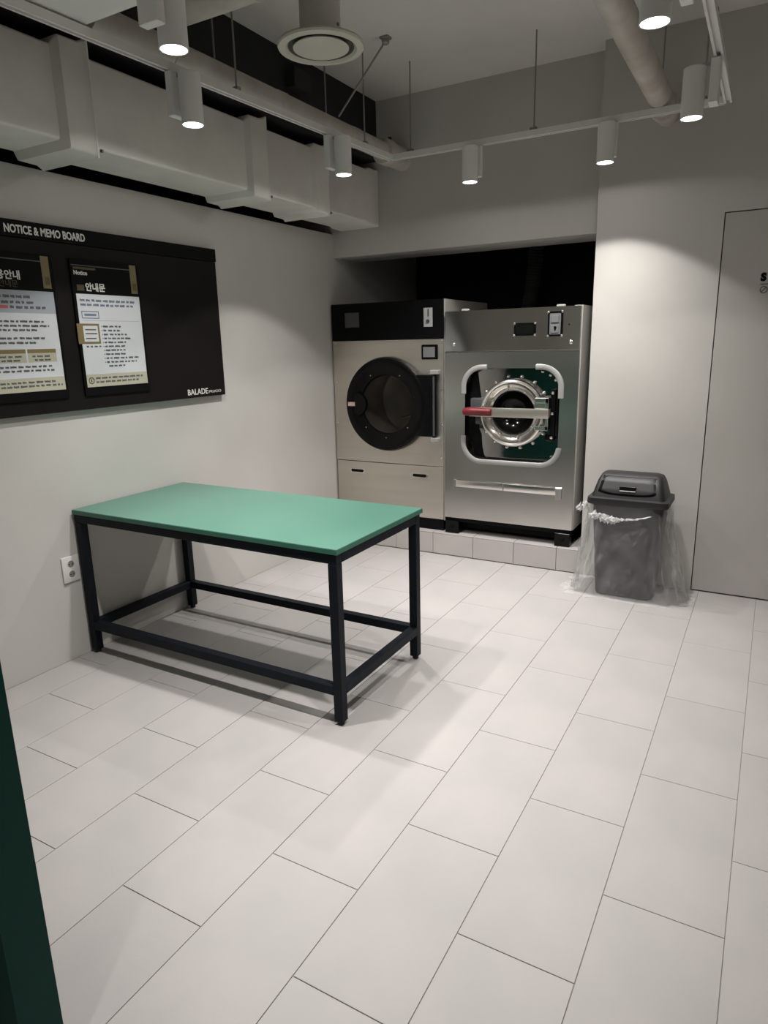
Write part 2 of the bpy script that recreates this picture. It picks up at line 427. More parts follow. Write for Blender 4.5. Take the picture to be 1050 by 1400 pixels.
obj('corner_strip', strip([(-0.448, 1.308)] + arc(-0.412, 1.180, R_, 90, 0) + [(-0.284, 1.115)]), 'clearstrip', ws, smooth=True)
obj('corner_strip', strip([(-0.938, 0.855)] + arc(-0.810, 0.810, R_, 180, 270) + [(-0.6, 0.682)] + arc(-0.412, 0.810, R_, 270, 355)), 'clearstrip', ws, smooth=True)
# door ring
dr = obj('door_ring', B().lathe((DC[0], WY + 0.055, DC[1]), (0, -1, 0), [(0.220, 0), (0.220, 0.046), (0.214, 0.058), (0.204, 0.062), (0.196, 0.058), (0.190, 0.044), (0.166, 0.030), (0.160, 0.034), (0.146, 0.030), (0.141, 0.020), (0.139, -0.004)], 72), 'chrome', ws, smooth=True)
for i in range(16):
    a = 2 * math.pi * (i + 0.5) / 16
    c = (DC[0] + 0.236 * math.cos(a), WY + 0.055, DC[1] + 0.236 * math.sin(a))
    obj('bolt', B().lathe(c, (0, -1, 0), [(0.011, 0), (0.011, 0.008), (0.007, 0.012), (0.0, 0.013)], 12), 'chrome', dr, smooth=True)
for i in range(8):
    a = 2 * math.pi * (i + 0.3) / 8
    c = (DC[0] + 0.155 * math.cos(a), WY + 0.016, DC[1] + 0.155 * math.sin(a))
    obj('bolt', B().lathe(c, (0, -1, 0), [(0.008, 0), (0.007, 0.007), (0.0, 0.009)], 10), 'chrome', dr, smooth=True)
obj('door_glass', B().lathe((DC[0], WY + 0.05, DC[1]), (0, -1, 0), [(0.136, 0.0), (0.12, -0.03), (0.08, -0.07), (0.03, -0.085), (0.0, -0.086)], 48), 'doorglass', ws, smooth=True)
# handle bar, grip, hinge
obj('handle_bar', B().box(-0.880, -0.345, WY - 0.052, WY - 0.036, 0.990, 1.050, 0.004, 2).box(-0.37, -0.345, WY - 0.05, WY + 0.05, 0.995, 1.045), 'steel', ws, smooth=True)
gp = B().tube([(-0.925, WY - 0.05, 1.018), (-0.918, WY - 0.05, 1.019), (-0.895, WY - 0.05, 1.021), (-0.855, WY - 0.05, 1.023), (-0.80, WY - 0.05, 1.024), (-0.725, WY - 0.05, 1.024)], [0.010, 0.022, 0.029, 0.029, 0.024, 0.022], 14)
gp.box(-0.87, -0.722, WY - 0.062, WY - 0.030, 0.996, 1.046, 0.006, 2)
obj('handle_grip', gp, 'red', ws, smooth=True, label='red handle grip')
obj('hinge_bracket', B().box(-0.440, -0.352, WY - 0.034, WY - 0.020, 1.085, 1.118, 0.003).box(-0.440, -0.352, WY - 0.034, WY - 0.020, 0.912, 0.940, 0.003)
    .box(-0.372, -0.352, WY - 0.034, WY + 0.05, 0.912, 1.118, 0.003).box(-0.435, -0.37, WY - 0.03, WY + 0.01, 1.05, 1.09), 'chrome', ws)
hg = obj('hinge', B().box(-0.347, -0.316, WY - 0.01, WY + 0.055, 0.845, 1.17, 0.006, 2).box(-0.385, -0.316, WY, WY + 0.055, 0.842, 0.885, 0.012, 2), 'black', ws, smooth=True)
for z in (0.868, 1.148, 1.02):
    obj('bolt', B().lathe((-0.332, WY - 0.01, z), (0, -1, 0), [(0.009, 0), (0.009, 0.006), (0.0, 0.009)], 12), 'chrome', hg, smooth=True)
for x, z in ((-0.37, 1.255), (-0.335, 1.225), (-0.345, 0.735), (-0.42, 1.278)):
    obj('bolt', B().lathe((x, WY + 0.055, z), (0, -1, 0), [(0.010, 0), (0.009, 0.007), (0.0, 0.010)], 12), 'chrome', pl, smooth=True)
# bumper rail
br = obj('bumper_rail', B().box(-1.005, -0.252, WY - 0.020, WY - 0.006, 0.496, 0.545, 0.004, 2), 'chrome', ws, smooth=True)
obj('rail_bracket', B().box(-1.005, -0.985, WY - 0.022, WY, 0.492, 0.549, 0.002), 'chrome', br)
obj('rail_bracket', B().box(-0.648, -0.640, WY - 0.022, WY, 0.494, 0.547, 0.002), 'chrome', br)
obj('rail_bracket', B().box(-0.292, -0.248, WY - 0.024, WY, 0.470, 0.549, 0.003), 'chrome', br)
# small windows on the upper panel
def framed(parent, name, x0, x1, z0, z1, y, inner, fr='black', bolts=True, cut=0.012):
    oc = [(x0 + cut, z0), (x1 - cut, z0), (x1, z0 + cut), (x1, z1 - cut), (x1 - cut, z1), (x0 + cut, z1), (x0, z1 - cut), (x0, z0 + cut)]
    f = obj(name, B().prism(oc, y - 0.006, y), fr, parent)
    i = cut
    obj('face_plate', B().prism([(x0 + i * 1.3, z0 + i), (x1 - i * 1.3, z0 + i), (x1 - i, z0 + i * 1.3), (x1 - i, z1 - i * 1.3), (x1 - i * 1.3, z1 - i), (x0 + i * 1.3, z1 - i), (x0 + i, z1 - i * 1.3), (x0 + i, z0 + i * 1.3)], y - 0.0075, y - 0.006), inner, f)
    if bolts:
        for x in (x0 + .003, x1 - .003):
            for z in (z0 + .003, z1 - .003):
                obj('bolt', B().lathe((x, y, z), (0, -1, 0), [(0.0085, 0), (0.008, 0.008), (0.0, 0.011)], 10), 'chrome', f, smooth=True)
    return f
dw = framed(ws, 'display_window', -0.598, -0.458, 1.500, 1.578, WY, 'gloss')
sw = framed(ws, 'switch_window', -0.382, -0.290, 1.492, 1.640, WY, 'switchface')
obj('rocker_switch', B().box(-0.362, -0.312, WY - 0.012, WY - 0.007, 1.512, 1.56, 0.003).box(-0.362, -0.312, WY - 0.014, WY - 0.007, 1.572, 1.618, 0.004), 'switchface', sw)
obj('keyhole', B().lathe((-0.334, WY - 0.012, 1.543), (0, -1, 0), [(0.009, 0), (0.008, 0.002), (0.0, 0.002)], 12).box(-0.338, -0.33, WY - 0.0145, WY - 0.012, 1.526, 1.545), 'black', sw)
obj('small_hole', B().lathe((-0.252, WY, 1.56), (0, -1, 0), [(0.005, 0), (0.004, 0.001), (0, 0.001)], 10), 'black', up)
# base frame with feet
bf = obj('base_frame', B().box(WX0 + 0.02, WX1 - 0.012, WY + 0.07, 3.1, 0.185, 0.268).box(WX1 - 0.035, WX1 - 0.012, WY + 0.03, 3.1, 0.17, 0.268).box(WX0 + 0.01, WX1 - 0.01, WY + 0.006, WY + 0.03, 0.240, 0.268, 0.002), 'blackmat', ws)
for fx in (WX0 + 0.008, WX1 - 0.112):
    ft = obj('foot', B().box(fx, fx + 0.10, WY - 0.012, WY + 0.10, 0.157, 0.245, 0.003), 'black', ws)
    obj('bolt', B().lathe((fx + 0.05, WY - 0.012, 0.205), (0, -1, 0), [(0.014, 0), (0.014, 0.006), (0.008, 0.010), (0, 0.010)], 12), 'blackmat', ft, smooth=True)
    obj('foot', B().box(fx, fx + 0.10, 2.95, 3.06, 0.157, 0.20, 0.003), 'black', ws)

# ------------------------------------------------------------------ tumble dryer
DX0, DX1, DY = -1.985, -1.094, 2.255
dy = thing('tumble_dryer', 'stainless tumble dryer with a black control band and round black door, left in the niche', 'tumble dryer', ((DX0 + DX1) / 2, 2.6, 0.156))
obj('body', B().box(DX0 + 0.004, DX1 - 0.002, DY + 0.50, 3.05, 0.235, 1.745), 'side', dy)
obj('side_panel', B().box(DX1 - 0.004, DX1, DY + 0.012, 3.05, 0.232, 1.752).box(DX1, DX1 + 0.006, DY + 0.012, DY + 0.03, 0.232, 1.752), 'side', dy, label='light grey side panel')
obj('side_panel', B().box(DX0, DX0 + 0.004, DY + 0.012, 3.05, 0.232, 1.752), 'side', dy)
cb = obj('control_band', B().box(DX0, DX1 - 0.002, DY - 0.006, DY + 0.5, 1.497, 1.752, 0.002), 'blackmat', dy, label='black control band')
obj('screen', B().box(-1.868, -1.750, DY - 0.0085, DY - 0.006, 1.588, 1.690, 0.002), 'darkgrey', cb, label='dull grey square screen')
st = obj('key_plate', B().box(-1.238, -1.172, DY - 0.009, DY - 0.006, 1.575, 1.698, 0.001), 'greyplas', cb)
obj('key_lock', B().lathe((-1.205, DY - 0.009, 1.612), (0, -1, 0), [(0.012, 0), (0.012, 0.006), (0.0, 0.007)], 14).box(-1.207, -1.199, DY - 0.011, DY - 0.009, 1.642, 1.69), 'darkgrey', st, smooth=True)
fp = obj('front_panel', B().holed([(DX0, 0.622), (DX1 - 0.002, 0.622), (DX1 - 0.002, 1.494), (DX0, 1.494)], circ(-1.535, 1.047, 0.27), DY, DY + 0.012), 'steel', dy)
obj('inner_sheet', B().box(DX0 + 0.004, DX1 - 0.006, DY + 0.48, DY + 0.498, 0.235, 1.745), 'side', dy)
wd = obj('display_window', B().box(-1.258, -1.136, DY - 0.006, DY, 1.360, 1.458, 0.004), 'black', dy, label='small framed display window')
obj('face_plate', B().box(-1.244, -1.156, DY - 0.008, DY - 0.006, 1.375, 1.443), 'switchface', wd)
lw_ = obj('lower_panel', B().box(DX0, DX1 - 0.002, DY, DY + 0.02, 0.238, 0.617, 0.002), 'steel', dy)
for x0 in (-1.872, -1.350):
    pf = obj('pull_handle', B().prism(rrect(x0, x0 + 0.135, 0.530, 0.562, 0.012, 4), DY - 0.005, DY), 'chrome', lw_)
    obj('pull_recess', B().prism(rrect(x0 + 0.014, x0 + 0.121, 0.537, 0.557, 0.009, 4), DY - 0.0068, DY - 0.005), 'blackmat', lw_)
for x, z in ((-1.108, 1.478), (-1.108, 1.16), (-1.108, 0.91), (-1.108, 0.68), (-1.968, 1.478), (-1.968, 1.2), (-1.968, 0.9)):
    obj('screw', B().lathe((x, DY, z), (0, -1, 0), [(0.0075, 0), (0.006, 0.004), (0, 0.005)], 10), 'chrome', fp, smooth=True)
obj('base_frame', B().box(DX0 + 0.01, DX1 - 0.004, DY + 0.006, 3.0, 0.1565, 0.237, 0.002), 'blackmat', dy)
# door
cx, cz = -1.535, 1.047
dd = obj('door_ring', B().lathe((cx, DY, cz), (0, -1, 0), [(0.332, 0.0), (0.334, 0.018), (0.324, 0.040), (0.298, 0.052), (0.268, 0.046), (0.242, 0.030), (0.226, 0.024), (0.212, 0.022), (0.205, 0.0), (0.22, -0.01)], 72), 'black', dy, smooth=True)
obj('grip_notch', B().prism([(-1.79, 1.115), (-1.745, 1.13), (-1.715, 1.105), (-1.695, 1.075), (-1.690, 1.045), (-1.698, 1.012), (-1.72, 0.985), (-1.75, 0.965), (-1.79, 0.975)], DY - 0.047, DY - 0.012), 'black', dy)
obj('hinge_cover', B().box(-1.31, -1.138, DY - 0.040, DY, 0.832, 1.258, 0.012, 2), 'black', dy, smooth=True)
obj('hinge_bar', B().tube([(-1.150, DY - 0.042, 0.842), (-1.150, DY - 0.042, 1.248)], 0.007, 10), 'darkgrey', dy, smooth=True)
obj('hinge_bracket', B().box(-1.176, -1.118, DY - 0.048, DY, 1.262, 1.290, 0.003), 'clearstrip', dy, label='pale upper hinge bracket')
obj('hinge_bracket', B().box(-1.176, -1.118, DY - 0.048, DY, 0.800, 0.828, 0.003), 'clearstrip', dy, label='pale lower hinge bracket')
obj('warning_label', B().box(-1.838, -1.780, DY - 0.0535, DY - 0.051, 1.034, 1.062), 'label', dy, label='small pale pink label')
for a in (15, 60, 120, 165, 225, 270, 318):
    r = 0.236; a = math.radians(a)
    obj('rivet', B().lathe((cx + r * math.cos(a), DY - 0.028, cz + r * math.sin(a)), (0, -1, 0), [(0.005, 0), (0.004, 0.003), (0, 0.004)], 8), 'chrome', dd, smooth=True)
obj('door_glass', B().lathe((cx, DY - 0.006, cz), (0, -1, 0), [(0.214, 0), (0.16, 0.010), (0.08, 0.017), (0.0, 0.019)], 48), 'glass', dy, smooth=True)
dm = obj('drum', B().lathe((cx, DY + 0.012, cz), (0, 1, 0), [(0.255, 0.0), (0.262, 0.05), (0.27, 0.40), (0.20, 0.445), (0.0, 0.455)], 48), 'drum', dy, smooth=True)
for (x, z) in ((-1.50, 0.93), (-1.44, 0.985), (-1.60, 0.915), (-1.54, 0.86), (-1.43, 0.83)):
    obj('bolt', B().lathe((x, DY + 0.452, z), (0, -1, 0), [(0.014, 0), (0.012, 0.012), (0, 0.016)], 10), 'chrome', dm, smooth=True)
obj('drum_rib', B().tube([(-1.50, DY + 0.44, 1.30), (-1.505, DY + 0.43, 1.16), (-1.52, DY + 0.42, 1.05), (-1.50, DY + 0.435, 0.95)], [0.02, 0.018, 0.014, 0.01], 8)
    .tube([(-1.66, DY + 0.44, 0.90), (-1.52, DY + 0.43, 0.93), (-1.40, DY + 0.44, 1.0)], 0.010, 8), 'drum', dm, smooth=True)

# flexible exhaust hose at the back of the niche
hb = B(); rings = []
for i in range(70):
    t = i / 69; z = 1.45 + t * 0.75
    x = -0.93 + 0.10 * t; y = 3.40 + 0.05 * math.sin(t * 3)
    rings.append(hb.ring((x, y, z), (0.1, 0.0, 1), 0.062 if i % 2 else 0.052, 20))
hb.skin(rings)
h = obj('exhaust_hose', hb, 'hose', smooth=True)
h['label'] = 'dark corrugated exhaust hose rising behind the washing machine'; h['category'] = 'hose'

# ------------------------------------------------------------------ notice board and posters
BX = -1.97
nb = thing('notice_board', 'wide dark brown notice board with a black header, on the left wall', 'notice board', (-2.0, 0.15, 1.6))
obj('panel', B().box(XL + 0.0005, BX, -0.80, 1.062, 1.200, 1.942, 0.002), 'board', nb)
obj('header_strip', B().box(XL + 0.0005, BX + 0.003, -0.80, 1.066, 1.944, 2.012, 0.002), 'header', nb, label='black header strip')
text('header_lettering', 'NOTICE & MEMO BOARD', 'letter', nb, (BX + 0.0036, -0.186, 1.960), 0.046, '+x', width=0.388, bold=0.0012)
obj('header_icon', B().lathe((BX + 0.003, -0.228, 1.972), (1, 0, 0), [(0.010, 0), (0.017, 0), (0.017, 0.001), (0.010, 0.001)], 24, closed=True), 'letter', nb)
text('maker_lettering', 'BALADE', 'letter', nb, (BX + 0.0006, 0.757, 1.217), 0.044, '+x', width=0.158, bold=0.0008)
text('maker_lettering', 'PRUGIO', 'letter', nb, (BX + 0.0006, 0.923, 1.219), 0.021, '+x', width=0.100)

PX = BX + 0.010
def plate(b, y0, y1, z0, z1, lift=0.0): b.box(PX + 0.0002 + lift, PX + 0.0010 + lift, y0, y1, z0, z1); return b
def words(b, y0, y1, z, h, rnd, lift=0.0008):
    y = y0
    while y < y1 - 0.006:
        wd_ = min(rnd.uniform(0.012, 0.034), y1 - y)
        # a word is a run of tiny glyph blocks
        g = y
        while g < y + wd_ - 0.003:
            gw = min(rnd.uniform(0.0045, 0.0075), y + wd_ - g)
            b.box(PX + 0.0010, PX + 0.0014 + lift, g, g + gw * 0.82, z + rnd.uniform(0, 0.2) * h, z + h * rnd.uniform(0.8, 1.0))
            g += gw
        y += wd_ + rnd.uniform(0.005, 0.008)
def poster(y0, label, first):
    y1 = y0 + 0.392; rnd = random.Random(3 if first else 5)
    p = thing('notice_poster', label, 'poster', (BX, (y0 + y1) / 2, 1.56), 'framed posters on the notice board')
    obj('frame', B().box(BX + 0.0003, PX, y0, y1, 1.262, 1.880, 0.002), 'header', p)
    z_top = 1.728
    sheet = obj('white_sheet', plate(B(), y0 + 0.014, y1 - 0.016, 1.303, z_top), 'paper', p)
    obj('top_line', plate(B(), y0 + 0.006, y1 - 0.058, 1.851, 1.855), 'greyprint', p)
    obj('gold_tab', plate(B(), y1 - 0.058, y1 - 0.020, 1.742, 1.876), 'gold', p, label='gold tab')
    tg = B()
    for k in range(3): plate(tg, y1 - 0.046 + 0.007 * k, y1 - 0.042 + 0.007 * k, 1.757, 1.790, 0.0006)
    obj('tab_mark', tg, 'golddark', p)
    obj('bottom_band', plate(B(), y0 + 0.014, y1 - 0.016, 1.303, 1.362, 0.0004), 'cream', sheet)
    b = B()
    if first:
        text('poster_title', '이용안내', 'letter', p, (PX + 0.0008, y0 + 0.085, 1.774), 0.040, '+x', bold=0.001)
        text('poster_subtitle', 'Notice', 'letter', p, (PX + 0.0008, y0 + 0.02, 1.822), 0.022, '+x')
        text('poster_subtitle', '안내문', 'golddark', p, (PX + 0.0008, y0 + 0.128, 1.742), 0.032, '+x')
        obj('grey_panel', plate(B(), y0 + 0.014, y1 - 0.016, 1.635, z_top, 0.0004), 'paper2', sheet)
        for z, a, e in ((1.695, 0.03, 0.27), (1.672, 0.03, 0.28), (1.652, 0.165, 0.33)): words(b, y0 + a, y0 + e, z, 0.013, rnd, 0.0008)
        obj('red_print', B().box(PX + 0.001, PX + 0.0022, y0 + 0.03, y0 + 0.155, 1.653, 1.665), 'inkred', sheet)
        for z, e in ((1.595, 0.32), (1.577, 0.335), (1.559, 0.28), (1.525, 0.305), (1.506, 0.265)): words(b, y0 + 0.03, y0 + e, z, 0.010, rnd)
        for a, e in ((0.03, 0.205), (0.213, 0.35)):
            obj('gold_box', plate(B(), y0 + a, y0 + e, 1.467, 1.484, 0.0004), 'gold', sheet)
            obj('cream_box', plate(B(), y0 + a, y0 + e, 1.428, 1.467, 0.0004), 'cream', sheet)
            words(b, y0 + a + 0.02, y0 + e - 0.02, 1.449, 0.009, rnd, 0.0008); words(b, y0 + a + 0.03, y0 + e - 0.03, 1.433, 0.009, rnd, 0.0008)
        words(b, y0 + 0.03, y0 + 0.335, 1.405, 0.010, rnd); words(b, y0 + 0.03, y0 + 0.345, 1.388, 0.010, rnd)
        words(b, y0 + 0.04, y0 + 0.33, 1.338, 0.010, rnd, 0.0008); words(b, y0 + 0.04, y0 + 0.365, 1.322, 0.010, rnd, 0.0008)
    else:
        obj('gold_heading', plate(B(), y0 + 0.014, y0 + 0.135, 1.836, 1.846), 'golddark', p)
        text('poster_subtitle', 'Notice', 'letter', p, (PX + 0.0008, y0 + 0.014, 1.812), 0.026, '+x', bold=0.0008)
        text('poster_title', '안내문', 'letter', p, (PX + 0.0008, y0 + 0.068, 1.745), 0.040, '+x', bold=0.0012)
        obj('gold_heading', plate(B(), y0 + 0.024, y0 + 0.062, 1.742, 1.768), 'golddark', p)
        wb = B()
        words(wb, y0 + 0.03, y0 + 0.345, 1.694, 0.012, rnd); words(wb, y0 + 0.03, y0 + 0.335, 1.674, 0.012, rnd)
        obj('blue_print', wb, 'inkblue', sheet, kind='stuff')
        bl = B()
        for a in ((0.03, 0.125, 1.648, 1.652), (0.03, 0.125, 1.618, 1.622), (0.03, 0.034, 1.618, 1.652), (0.121, 0.125, 1.618, 1.652), (0.045, 0.11, 1.630, 1.640)):
            plate(bl, y0 + a[0], y0 + a[1], a[2], a[3], 0.0004)
        obj('blue_box', bl, 'inkblue', sheet)
        obj('thin_rule', plate(B(), y0 + 0.03, y1 - 0.03, 1.608, 1.610, 0.0003), 'paper2', sheet)
        obj('gold_panel', plate(B(), y0 - 0.004, y0 + 0.118, 1.503, 1.595, 0.0008), 'gold', p, label='gold panel at the left edge')
        obj('white_panel', plate(B(), y0 + 0.028, y0 + 0.108, 1.513, 1.585, 0.0012), 'paper', p)
        for z, e in ((1.565, 0.098), (1.547, 0.102), (1.525, 0.095)):
            wq = B(); wq.box(PX + 0.001, PX + 0.0028, y0 + 0.038, y0 + e, z, z + 0.005); obj('print_row', wq, 'golddark', p)
        words(b, y0 + 0.036, y0 + 0.118, 1.486, 0.009, rnd)
        for k in range(11):
            z = 1.578 - 0.0185 * k
            e = (0.245, 0.245, 0.285, 0.30, 0.265, 0.27, 0.26, 0.255, 0.335, 0.32, 0.25)[k]
            if k < 10: b.box(PX + 0.001, PX + 0.0018, y0 + 0.130, y0 + 0.134, z + 0.002, z + 0.007)
            words(b, y0 + (0.14 if k < 10 else 0.15), y0 + e, z, 0.0095, rnd)
        rg = B().lathe((PX + 0.0012, y0 + 0.040, 1.333), (1, 0, 0), [(0.012, 0), (0.016, 0), (0.016, 0.001), (0.012, 0.001)], 24, closed=True)
        rg.box(PX + 0.0012, PX + 0.0022, y0 + 0.0375, y0 + 0.0425, 1.326, 1.340)
        obj('round_symbol', rg, 'golddark', sheet)
        words(b, y0 + 0.066, y0 + 0.35, 1.338, 0.010, rnd, 0.0008); words(b, y0 + 0.066, y0 + 0.32, 1.320, 0.010, rnd, 0.0008)
    obj('small_print', b, 'ink', sheet, kind='stuff')
    return p
poster(-0.378, 'black-framed white poster with a gold table, on the left part of the notice board', True)
poster(0.100, 'black-framed white poster with a gold square at its left edge, amid the brown board', False)

# ------------------------------------------------------------------ power outlet
po = thing('power_outlet', 'white double power outlet low on the left wall behind a table leg', 'outlet', (XL, -0.08, 0.452))
obj('cover_plate', B().box(XL + 0.0003, XL + 0.010, -0.126, -0.034, 0.389, 0.517, 0.004, 2), 'outlet', po, smooth=True)
for z in (0.478, 0.428):
    sk = obj('socket', B().lathe((XL + 0.010, -0.080, z), (1, 0, 0), [(0.021, 0.0), (0.021, 0.001), (0.018, 0.001), (0.0165, -0.002), (0.0, -0.002)], 24), 'outlet', po, smooth=True)
    obj('recess', B().lathe((XL + 0.0095, -0.080, z), (1, 0, 0), [(0.0165, 0.0), (0.0163, 0.0012), (0.0, 0.0012)], 24), 'slot', sk, smooth=True)
    for dy_ in (-0.008, 0.008):
        obj('pin_hole', B().lathe((XL + 0.0107, -0.080 + dy_, z), (1, 0, 0), [(0.0028, 0), (0.0027, 0.0006), (0, 0.0006)], 10), 'black', sk)

# ------------------------------------------------------------------ trash bin and bag
bn = thing('trash_bin', 'charcoal swing-lid trash bin standing against the back wall', 'trash bin', (0.215, 2.0, 0))
def rect_ring(b, x0, x1, y0, y1, z, r, n=4):
    return [b.bm.verts.new((a, c, z)) for a, c in rrect(x0, x1, y0, y1, r, n)]
bb = B()
bb.skin([rect_ring(bb, 0.062, 0.368, 1.885, 2.085, 0.004, 0.035), rect_ring(bb, 0.055, 0.375, 1.880, 2.09, 0.02, 0.038), rect_ring(bb, 0.018, 0.408, 1.868, 2.125, 0.545, 0.04), rect_ring(bb, 0.016, 0.410, 1.866, 2.127, 0.555, 0.04)])
obj('bin_body', bb, 'binbody', bn, smooth=True)
ld = B()
ld.skin([rect_ring(ld, -0.006, 0.430, 1.850, 2.150, 0.553, 0.035), rect_ring(ld, -0.010, 0.434, 1.846, 2.154, 0.560, 0.036), rect_ring(ld, -0.008, 0.432, 1.848, 2.152, 0.588, 0.036),
         rect_ring(ld, 0.012, 0.412, 1.868, 2.132, 0.594, 0.036), rect_ring(ld, 0.024, 0.400, 1.884, 2.120, 0.640, 0.034), rect_ring(ld, 0.036, 0.388, 1.912, 2.100, 0.685, 0.032),
         rect_ring(ld, 0.048, 0.377, 1.945, 2.075, 0.712, 0.03), rect_ring(ld, 0.066, 0.360, 1.972, 2.045, 0.722, 0.025)])
lid = obj('lid', ld, 'bin', bn, smooth=True)
# swing flap on the sloping front of the lid: follows the lid's front profile
def lid_y(z):
    pr = [(0.594, 1.868), (0.640, 1.884), (0.685, 1.912), (0.712, 1.945), (0.722, 1.972)]
    for (za, ya), (zb, yb) in zip(pr[:-1], pr[1:]):
        if z <= zb: return ya + (yb - ya) * (z - za) / (zb - za)
    return 1.972
def on_lid(poly, lift, th):
    b = B()
    A = [b.bm.verts.new((x, lid_y(z) - lift - th, z)) for x, z in poly]; C2 = [b.bm.verts.new((x, lid_y(z) - lift + 0.004, z)) for x, z in poly]
    b.skin([A, C2], cap=False)
    es = [b.bm.edges.get((A[i], A[(i + 1) % len(A)])) for i in range(len(A))]
    bmesh.ops.triangle_fill(b.bm, use_beauty=True, edges=es)
    return b
def flap_outline(x0, x1, z0, z1, sag=0.010, n=10):
    pts = []
    for i in range(n + 1):
        t = i / n; r = (2 * t - 1)
        pts.append((x0 + (x1 - x0) * t, z0 + sag * r * r + (0.018 * max(0, abs(r) - 0.8) / 0.2)))
    for k in range(1, 8): pts.append((x1 - 0.014 * k / 8, z0 + 0.03 + (z1 - z0 - 0.03) * k / 8))
    for i in range(n + 1): pts.append((x1 - 0.014 - (x1 - x0 - 0.028) * i / n, z1))
    for k in range(7, 0, -1): pts.append((x0 + 0.014 * k / 8, z0 + 0.03 + (z1 - z0 - 0.03) * k / 8))
    return pts
def flap_grid(x0, x1, z0, z1, lift):
    b = B(); rows = []
    NZ, NXx = 14, 16
    for j in range(NZ + 1):
        z = z0 + (z1 - z0) * j / NZ; row = []
        for i in range(NXx + 1):
            r = 2 * i / NXx - 1; tz = j / NZ
            half = (x1 - x0) / 2 * (1 - 0.10 * tz)
            rr = min(1.0, abs(r))
            zz = z + (1 - tz) * 0.016 * rr ** 4
            x = (x0 + x1) / 2 + half * r
            ed = 1.0 if (abs(r) < 0.99 and 0 < j < NZ) else 0.0
            row.append(b.bm.verts.new((x, lid_y(zz) - lift * ed + 0.0006 * (1 - ed), zz)))
        rows.append(row)
    for ra, rb2 in zip(rows[:-1], rows[1:]):
        for i in range(NXx): b.bm.faces.new((ra[i], ra[i + 1], rb2[i + 1], rb2[i]))
    return b
obj('flap_rim', flap_grid(0.048, 0.369, 0.606, 0.709, 0.002), 'black', lid, smooth=True)
obj('flap', flap_grid(0.060, 0.357, 0.615, 0.7065, 0.006), 'bin', lid, smooth=True)
hb2 = B().box(0.165, 0.255, lid_y(0.645) - 0.009, lid_y(0.645) + 0.01, 0.638, 0.662, 0.002)
obj('flap_grip', hb2, 'black', lid)
obj('flap_ledge', B().box(0.168, 0.252, lid_y(0.638) - 0.012, lid_y(0.638) + 0.004, 0.6335, 0.638, 0.001), 'greyplas', lid)

bagb = B(); rings = []; NT, NV = 180, 46
rnd = random.Random(11)
for j in range(NV + 1):
    v = j / NV; z = 0.556 - v * 0.549
    ring = []
    for i in range(NT):
        th = 2 * math.pi * i / NT
        c, s_ = math.cos(th), math.sin(th)
        e = 0.55
        ux = math.copysign(abs(c) ** e, c); uy = math.copysign(abs(s_) ** e, s_)
        # half extents: hugging the body at the top, flaring to the floor
        hx_r = 0.208 + 0.125 * v ** 1.15; hx_l = 0.214 + 0.062 * v ** 2.2 + 0.030 * math.sin(min(1, v * 3.2) * math.pi / 2)
        hy_f = 0.140 + 0.022 * v; hy_b = 0.132 + 0.030 * v
        x = 0.213 + ux * (hx_r if c > 0 else hx_l); y = 1.997 + uy * (hy_b if s_ > 0 else hy_f)
        am = 0.003 + 0.015 * min(1, v * 1.6)
        f = math.sin(th * 13 + 2.2 * v + 1.5 * math.sin(3 * v)) * 0.5 + noise.noise(Vector((c * 3.2, s_ * 3.2, z * 5))) * 1.5 + 0.7 * noise.noise(Vector((c * 9 + 4, s_ * 9, z * 9)))
        f += 0.9 * max(0, math.sin(th * 5 + 7 * v)) ** 6 * min(1, 4 * v) - 0.8 * max(0, math.sin(th * 6 - 5 * v + 1)) ** 8 * min(1, 4 * v)
        k = am * f
        x += c * k; y += s_ * k * 0.8
        y = min(y, 2.181)
        zz = max(0.004, z + (0.010 * noise.noise(Vector((c * 4, s_ * 4, 3))) if j in (0,) else 0))
        ring.append(bagb.bm.verts.new((x, y, zz)))
    rings.append(ring)
# the hem lies out on the floor
for st_, (ex, zz_) in enumerate(((0.016, 0.0045), (0.034, 0.003))):
    ring = []
    for i in range(NT):
        vv = rings[NV][i].co; th = 2 * math.pi * i / NT
        k = ex * (1.0 + 0.5 * noise.noise(Vector((math.cos(th) * 5, math.sin(th) * 5, 1)))) * (1.6 if math.cos(th) < -0.3 else 1.0)
        ring.append(bagb.bm.verts.new((vv.x + math.cos(th) * k, min(2.183, vv.y + math.sin(th) * k * 0.9), zz_ + 0.001 * noise.noise(Vector((i * .4, st_, 0))))))
    rings.append(ring)
bagb.skin(rings, cap=False)
bag = obj('plastic_bag', bagb, 'film', smooth=True)
bag['label'] = 'clear crumpled plastic bag draped round the charcoal trash bin'; bag['category'] = 'bag'
M['crumple'] = mat('crumpled_film', (0.80, 0.80, 0.80), 0.22, var=0.05)
nt = M['crumple'].node_tree
nt.nodes['Principled BSDF'].inputs['Alpha'].default_value = 0.5
